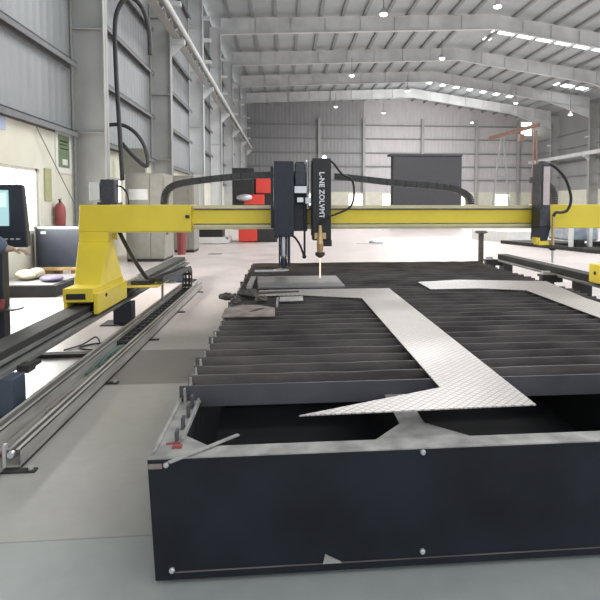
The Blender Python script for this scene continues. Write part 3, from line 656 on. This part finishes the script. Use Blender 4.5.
# energy chains arching over the beam
def sweep_chain(pts, w=.11, h=.088, n=5):
    P_ = smooth_path(pts, n); m = MB()
    for a, b in zip(P_, P_[1:]):
        d = b-a; m.bar(a+d*.0, b-d*.04, h, w, up=(0,1,0))
    return m
ch1 = [(-1.67, 7.85, 1.61), (-1.66, 7.85, 1.72), (-1.60, 7.85, 1.83), (-1.40, 7.85, 1.91), (-.74, 7.85, 1.995), (-.14, 7.85, 2.03), (.15, 7.85, 2.03), (.30, 7.85, 2.02)]
part('beam_chain', sweep_chain(ch1), 'chain', G)
ch2 = [(.70, 7.85, 2.01), (.978, 7.85, 1.985), (1.592, 7.85, 1.92), (2.30, 7.85, 1.86), (2.55, 7.85, 1.80), (2.68, 7.85, 1.71), (2.70, 7.85, 1.61)]
part('beam_chain', sweep_chain(ch2), 'chain', G)
ch3 = [(3.62, 7.85, 1.97), (3.76, 7.85, 1.95), (3.90, 7.85, 1.86), (3.96, 7.85, 1.74), (3.96, 7.85, 1.61)]
part('beam_chain', sweep_chain(ch3), 'chain', G)

# ------------------------------------------------------------------ torch carriages
T = thing('torch_carriage', (0, 7.35, .75), 'plain navy-black torch carriage, leftmost of the three on the yellow beam', 'torch carriage', 'torch carriages on the gantry beam')
part('housing', MB().box(-.15, .115, 7.16, 7.44, 1.19, 2.17), 'carr', T, .012)
part('side_cover', MB().box(-.185, -.152, 7.2, 7.44, 1.3, 2.10), 'plastic', T)
part('mounting_plate', MB().box(-.14, .30, 7.445, 7.468, 1.25, 2.0), 'motor', T)
part('motor', MB().box(.13, .275, 7.25, 7.42, 1.86, 2.15).box(.14, .26, 7.27, 7.40, 2.15, 2.17), 'motor', T, .01)
part('motor_flange', MB().box(.125, .285, 7.24, 7.43, 1.76, 1.85), 'silver', T)
part('guide_rod', MB().cyl((.30, 7.3, 1.55), (.30, 7.3, 2.19), .018, n=10), 'silver', T)
part('rod_clamp', MB().box(.255, .34, 7.25, 7.35, 1.62, 1.70).box(.16, .25, 7.25, 7.4, 1.64, 1.70), 'silver', T)
t1 = part('torch', MB().tube([(-.02, 7.28, 1.20), (-.02, 7.28, .93), (-.02, 7.28, .90)], [.045, .045, .03], 16), 'silver', T, smooth=False)
part('nozzle', MB().tube([(-.02, 7.28, .90), (-.02, 7.28, .82), (-.02, 7.28, .76)], [.04, .045, .02], 16), 'motor', t1)
part('torch_holder', MB().box(-.085, -.066, 7.2, 7.34, .80, 1.2).box(.028, .065, 7.2, 7.34, .80, 1.2), 'carr', T)
part('ring_guard', MB().cyl((-.05, 7.3, .735), (-.05, 7.3, .75), .10, n=20).box(-.40, -.08, 7.26, 7.32, .725, .745), 'silver', T)
part('cable', MB().tube(smooth_path([(.09, 7.25, 1.20), (.14, 7.25, 1.16), (.20, 7.25, 1.06), (.235, 7.25, .96), (.245, 7.25, .92)]), .014, 8).tube([(.255, 7.25, 1.75), (.255, 7.25, .93)], .014, 8).ball((.25, 7.25, .92), .028), 'rubber', T)

T = thing('torch_carriage', (.48, 7.35, .95), 'black torch carriage with white vertical lettering and a small blue-white lamp on top', 'torch carriage', 'torch carriages on the gantry beam')
part('housing', MB().box(.355, .60, 7.16, 7.44, 1.14, 2.21), 'plastic', T, .012)
part('side_rail', MB().box(.345, .354, 7.2, 7.44, 1.2, 2.18), 'carr', T)
part('foot_block', MB().box(.50, .61, 7.18, 7.42, 1.06, 1.14), 'plastic', T)
part('mounting_plate', MB().box(.36, .60, 7.445, 7.468, 1.3, 1.95), 'motor', T)
part('indicator_lamp', MB().ball((.515, 7.2, 2.225), .03, .03, .022), 'led', T)
tt = part('torch', MB().tube([(.45, 7.10, 1.34), (.45, 7.10, 1.20), (.45, 7.10, 1.10), (.45, 7.10, .99)], [.022, .03, .045, .038], 16), 'brass', T, smooth=False)
part('nozzle', MB().tube([(.45, 7.10, .99), (.45, 7.10, .955), (.45, 7.10, .92)], [.06, .065, .02], 16), 'scrap', tt)
part('torch_bracket', MB().box(.38, .53, 7.12, 7.158, 1.16, 1.24), 'brass', T)
part('cutting_jet', MB().cyl((.45, 7.10, .92), (.45, 7.10, .655), .010, n=8), 'flame', T)
part('hose', MB().tube(smooth_path([(.566,7.25,2.20),(.64,7.25,2.15),(.751,7.25,2.01),(.884,7.25,1.932),(.911,7.25,1.735),(.858,7.25,1.576),(.66,7.2,1.48),(.56,7.12,1.46),(.486,7.10,1.40),(.455,7.10,1.33)]), .014, 8), 'rubber', T, smooth=True)
def text(body_, size, loc, rot, m, parent):
    cu = bpy.data.curves.new('lettering', 'FONT'); cu.body = body_; cu.size = size; cu.extrude = .002; cu.align_x = 'CENTER'; cu.align_y = 'CENTER'; cu.offset = .0028; cu.space_character = 1.05
    o = bpy.data.objects.new('tmp', cu); COL.objects.link(o)
    dg = bpy.context.evaluated_depsgraph_get(); me = bpy.data.meshes.new_from_object(o.evaluated_get(dg))
    me.transform(Matrix.Translation(Vector(loc)) @ rot.to_4x4()); me.transform(Matrix.Translation(-wloc(parent)))
    bpy.data.objects.remove(o)
    return link('lettering', me, m, parent)
from mathutils import Euler
rot = Matrix(((0,-0.0,-0.0),(0,0,0),(0,0,0)))
# text runs downwards, letter tops to the right
rot = Matrix(((0, 1, 0), (0, 0, -1), (-1, 0, 0)))
text('L-NE ZOLVMT', .092, (.475, 7.155, 1.73), rot, 'whiteletter', T)

T = thing('torch_carriage', (3.47, 7.35, .95), 'torch carriage with a pinkish-white panel near the right end of the yellow beam', 'torch carriage', 'torch carriages on the gantry beam')
part('housing', MB().hexa([(3.44, 7.18, 1.30), (3.60, 7.18, 1.32), (3.60, 7.44, 1.32), (3.44, 7.44, 1.30)], [(3.45, 7.18, 2.17), (3.57, 7.18, 2.17), (3.57, 7.44, 2.17), (3.45, 7.44, 2.17)]), 'motor', T, .01)
part('lower_housing', MB().prism_y([(3.43, 1.12), (3.55, 1.12), (3.60, 1.32), (3.44, 1.30)], 7.175, 7.43), 'carr', T)
part('front_panel', MB().box(3.475, 3.568, 7.165, 7.179, 1.60, 2.12), 'pink', T, .006)
part('panel_frame', MB().box(3.45, 3.473, 7.16, 7.179, 1.55, 2.15), 'plastic', T)
part('mounting_plate', MB().box(3.46, 3.60, 7.445, 7.468, 1.3, 1.95), 'motor', T)
part('yellow_bracket', MB().box(3.42, 3.56, 7.14, 7.30, 1.06, 1.115).box(3.39, 3.44, 7.16, 7.3, 1.09, 1.16), 'yellow', T)
tt = part('torch', MB().tube([(3.60, 7.12, 1.45), (3.60, 7.12, 1.15), (3.60, 7.12, 1.05)], [.018, .02, .02], 12), 'brass', T)
part('nozzle', MB().tube([(3.60, 7.12, 1.06), (3.60, 7.12, 1.03), (3.60, 7.12, .99)], [.07, .075, .03], 16), 'scrap', tt)
part('torch_tip', MB().tube([(3.60, 7.12, .99), (3.60, 7.12, .82)], [.02, .012], 12), 'silver', tt)
part('hose', MB().tube(smooth_path([(3.50,7.3,2.18),(3.60,7.3,2.17),(3.717,7.3,2.111),(3.864,7.3,1.947),(3.942,7.3,1.699),(3.90,7.3,1.54),(3.78,7.25,1.50),(3.65,7.15,1.50),(3.60,7.12,1.44)]), .02, 8), 'rubber', T, smooth=True)
part('top_cap', MB().cyl((3.51, 7.3, 2.17), (3.51, 7.3, 2.20), .05, n=14), 'plastic', T)

# ------------------------------------------------------------------ cutting table
X0, X1, Y0, Y1, ZT = -.575, 3.36, 2.29, 9.45, .55
K = thing('cutting_table', (1.4, 5.8, 0), 'long black box cutting table filled with rows of dark steel slats', 'cutting table')
part('front_panel', MB().hexa([(X0+.025, Y0, .022), (X1, Y0, .022), (X1, Y0+.02, .022), (X0+.025, Y0+.02, .022)], [(X0, Y0, ZT-.006), (X1, Y0, ZT-.006), (X1, Y0+.02, ZT-.006), (X0, Y0+.02, ZT-.006)]), 'black', K, .003)
part('rear_panel', MB().box(X0, X1, Y1-.02, Y1, .03, ZT-.006), 'black', K)
part('side_panel', MB().hexa([(X0+.025, Y0+.02, .022), (X0+.045, Y0+.02, .022), (X0+.045, Y1-.02, .022), (X0+.025, Y1-.02, .022)], [(X0, Y0+.02, ZT-.006), (X0+.02, Y0+.02, ZT-.006), (X0+.02, Y1-.02, ZT-.006), (X0, Y1-.02, ZT-.006)]), 'black', K)
part('side_panel', MB().box(X1-.02, X1, Y0+.02, Y1-.02, .03, ZT-.006), 'black', K)
part('inner_lining', MB().box(X0+.10, X0+.11, Y0+.12, Y1-.1, .05, ZT-.01).box(X1-.11, X1-.10, Y0+.12, Y1-.1, .05, ZT-.01).box(X0+.1, X1-.1, Y0+.11, Y0+.12, .05, ZT-.01).box(X0+.1, X1-.1, Y0+.1, Y1-.1, .04, .05), 'inner', K)
part('skid', MB().box(X0+.05, X0+.25, Y0+.1, Y1-.1, 0, .04).box(X1-.25, X1-.05, Y0+.1, Y1-.1, 0, .04).box(X0+.1, X1-.1, Y0+.04, Y0+.1, 0, .04), 'inner', K)
rim = MB().box(X0, X1, Y0, Y0+.10, ZT-.006, ZT).box(X0, X0+.12, Y0+.10, Y1, ZT-.006, ZT).box(X1-.12, X1, Y0+.10, Y1, ZT-.006, ZT)
rim.prism([(X0+.12, Y0+.10), (X0+.24, Y0+.10), (X0+.12, Y0+.22)], ZT-.006, ZT)
rim.box(.545, .665, Y0+.1, Y1-.1, ZT-.006, ZT)
rim.prism([(.40, Y0+.10), (.545, Y0+.10), (.545, Y0+.27)], ZT-.006, ZT).prism([(.665, Y0+.10), (.665+.17, Y0+.10), (.665, Y0+.27)], ZT-.006, ZT)
rim.box(1.95, 2.07, Y0+.1, Y1-.1, ZT-.006, ZT)
rim.prism([(1.80, Y0+.10), (1.95, Y0+.10), (1.95, Y0+.27)], ZT-.006, ZT).prism([(2.07, Y0+.10), (2.24, Y0+.10), (2.07, Y0+.27)], ZT-.006, ZT)
part('rim', rim, 'rim', K)
dv = MB()
for x in (.60, 2.01): dv.box(x-.008, x+.008, Y0+.12, Y1-.1, .05, ZT-.006)
for y in (4.2, 6.0, 7.8): dv.box(X0+.11, X1-.11, y-.006, y+.006, .05, .50)
part('partition', dv, 'inner', K)
# side combs that hold the slats
for x0_, x1_ in ((X0+.035, X0+.045), (X1-.045, X1-.035)):
    comb = MB().box(x0_, x1_, 2.93, Y1-.05, ZT, ZT+.045)
    for k in range(36):
        y = 2.97+.185*k-.03
        if y < Y1-.1 and x0_ < 0: comb.box(x0_, x1_, y-.02, y, ZT+.045, ZT+.08)
    part('comb', comb, 'rim', K)
for i, (y, h) in enumerate(((2.43, .05), (2.575, .055), (2.72, .06), (2.84, .065))):
    part('comb_tooth', MB().box(X0+.085, X0+.097, y, y+.045, ZT, ZT+h), 'slatnew', K)
part('guide_strip', MB().bar((X0+.02, Y0+.04, ZT+.006), (X0+.015, 3.0, ZT+.012), .012, .012).bar((X0+.115, 2.45, ZT+.006), (X0+.11, 2.95, ZT+.012), .010, .012), 'rim', K)
part('red_marker', MB().bar((X0+.085, 2.385, ZT+.006), (X0+.125, 2.385, ZT+.006), .02, .012).bar((X0+.05, 2.42, ZT+.003), (X0+.11, 2.43, ZT+.003), .01, .006), 'redbox', K)
for (x, z) in ((-.497, .522), (-.48, .068), (.59, .531), (.592, .087), (2.02, .52), (2.02, .09)):
    part('bolt', MB().tube([(x, Y0-.014, z), (x, Y0-.009, z), (x, Y0, z)], [.008, .012, .012], 14), 'silver', K)
part('tape_band', MB().box(X0+.004, X0+.06, Y0-.002, Y0, .505, .527), 'rust', K)
part('flat_bar', MB().bar((-.475, 2.235, .556), (-.215, 2.47, .562), .019, .006), 'rim', K)
part('weld_gusset', MB().prism_y([(.155, .062), (.235, .062), (.165, .10)], Y0-.012, Y0-.001), 'rim', K)
part('lower_lip', MB().box(X0+.1, X1, Y0-.004, Y0, .055, .06), 'slat', K)
# slats: each one is its own part
ysl = []; y = 2.97
while y < Y1-.08: ysl.append(y); y += .185
base = None
for i, y in enumerate(ysl):
    lean = random.uniform(-.004, .004); z0, z1 = .515, .63
    xa = X0+.02+random.uniform(-.02, .02); xb = X1-.02+random.uniform(-.03, .03)
    m = MB(); n = 26; pts = []
    # slightly worn top edge
    tops = [z1-(0 if i == 0 else random.choice((0, 0, .002, .005))) for _ in range(n+1)]
    poly = [(xa, z0+.036), (xa+.11, z0+.036), (xa+.11, z0), (xb-.11, z0), (xb-.11, z0+.036), (xb, z0+.036)] + [(xb+(xa-xb)*k/n, tops[k]) for k in range(n+1)]
    m.hexa([(x, y+.005+(z-z0)*lean, z) for x, z in poly], [(x, y-.004+(z-z0)*lean*8, z) for x, z in poly])
    part('slat', m, 'slatnew' if i == 0 else 'slat', K)

# plates lying on the slats
ZP = .6325
def plate(name, pts, th, m, label, cat='plate', z=ZP):
    return solo(name, MB().prism(pts, z, z+th), m, label, cat)
plate('tread_plate', [(.059,2.478),(1.204,2.514),(1.198,6.26),(.167,6.28),(-.298,6.244),(-.285,5.86),(.155,5.86),(.79,5.62),(.812,2.80)], .006, 'tread', 'large Z-shaped tread plate with a long sharp point lying across the slats in the middle')
plate('tread_plate', [(1.66,6.74),(2.25,6.90),(3.29,6.66),(3.10,5.395),(3.09,2.9),(4.0,2.6),(3.0,2.55),(2.70,2.75),(2.68,4.42),(2.72,5.97),(2.25,6.16),(1.66,6.14)], .006, 'tread', 'tread plate with a long arm at the right side of the table')
plate('steel_plate', [(-.37,7.35),(.68,7.35),(.70,6.40),(-.32,6.40)], .02, 'greyplate', 'smooth grey rectangular plate under the cutting heads')
plate('steel_plate', [(-.55,4.76),(-.09,4.76),(-.10,5.15),(-.25,5.30),(-.42,5.33),(-.56,5.15)], .008, 'rust', 'rusty irregular offcut plate at the left edge of the slats')
plate('steel_offcut', [(-.06,5.50),(.18,5.53),(.18,5.78),(-.06,5.75)], .008, 'galv', 'small pale rectangular offcut in front of the tread plate arm')
plate('steel_offcut', [(-.45,6.42),(-.385,6.42),(-.385,7.3),(-.45,7.3)], .03, 'silver', 'narrow bright strip at the left end of the grey rectangular plate')
plate('steel_offcut', [(-.30,5.95),(.15,6.05),(.15,6.12),(-.30,6.08)], .008, 'scrap', 'narrow dark strip lying on the arm of the middle tread plate', z=.640)
plate('steel_offcut', [(-.33,4.95),(-.26,5.0),(-.2,5.12),(-.27,5.08)], .004, 'scrap', 'small black sliver lying on the rusty offcut plate', z=.642)
plate('steel_offcut', [(-.09,5.2),(-.07,5.2),(-.07,5.6),(-.09,5.6)], .03, 'silver', 'thin bright upright strip at the right edge of the rusty offcut')
random.seed(3)
for k, (x, y, r, lb) in enumerate(((-.60, 5.66, .08, 'leftmost lump of scorched scrap on the table edge'), (-.38, 5.74, .10, 'tallest lump of scorched scrap beside the rusty offcut'), (-.24, 5.50, .07, 'dark scrap lump behind the rusty offcut, right of the tallest lump'), (-.49, 5.45, .055, 'small scorched scrap lump close behind the rusty offcut'))):
    m = MB().ball((x, y, ZP+r*.45), r, r*1.1, r*.45, 10, 7)
    for v in m.bm.verts: v.co += Vector([random.uniform(-.15, .15)*r for _ in range(3)]); v.co.z = max(v.co.z, ZP)
    solo('scrap_lump', m, 'scrap', lb, 'scrap', 'scorched scrap on the slats')

# ------------------------------------------------------------------ light
W = bpy.data.worlds.new('sky'); bpy.context.scene.world = W; W.use_nodes = True
bg = W.node_tree.nodes['Background']; bg.inputs[0].default_value = (.90, .95, 1, 1); bg.inputs[1].default_value = 1.45
def area(name, loc, rot, sx, sy, power, col=(1,1,1)):
    l = bpy.data.lights.new(name, 'AREA'); l.shape = 'RECTANGLE'; l.size = sx; l.size_y = sy; l.energy = power; l.color = col
    o = bpy.data.objects.new(name, l); COL.objects.link(o); o.location = loc; o.rotation_euler = rot; return o
# added fill lights under the roof, along the hall and beside the camera
for i, (x, y, p) in enumerate(((12, 4, 450), (6, 16, 1250), (20, 16, 1250), (6, 30, 2000), (22, 30, 2000), (15, 52, 4200))):
    area('fill_roof_%d' % i, (x, y, 12.9), (0, 0, 0), 9, 5, p)
o_ = area('fill_far_wall', (17, 60, 11.5), (R(60), 0, 0), 14, 5, 1100)  # added fill light, tilted to brighten the far wall
area('daylight_window', (XW+.15, 10.3, 1.8), (0, R(-90), 0), 1.3, 4.0, 420, (1, .98, .94))

# ------------------------------------------------------------------ camera
cam = bpy.data.cameras.new('camera'); co = bpy.data.objects.new('camera', cam); COL.objects.link(co)
cam.sensor_fit = 'HORIZONTAL'; cam.sensor_width = 36; cam.lens = 550/600*36
cam.shift_x = -35/600; cam.shift_y = -66/600; cam.clip_end = 400; cam.clip_start = .05
th = math.atan(50/550*math.cos(R(3)))
co.location = (0, 0, 1.6); co.rotation_euler = (R(90-3), 0, -th)
sc = bpy.context.scene; sc.camera = co
sc.view_settings.view_transform = 'Standard'; sc.view_settings.look = 'None'; sc.view_settings.gamma = 1; sc.view_settings.use_curve_mapping = False
sc.view_settings.exposure = 0
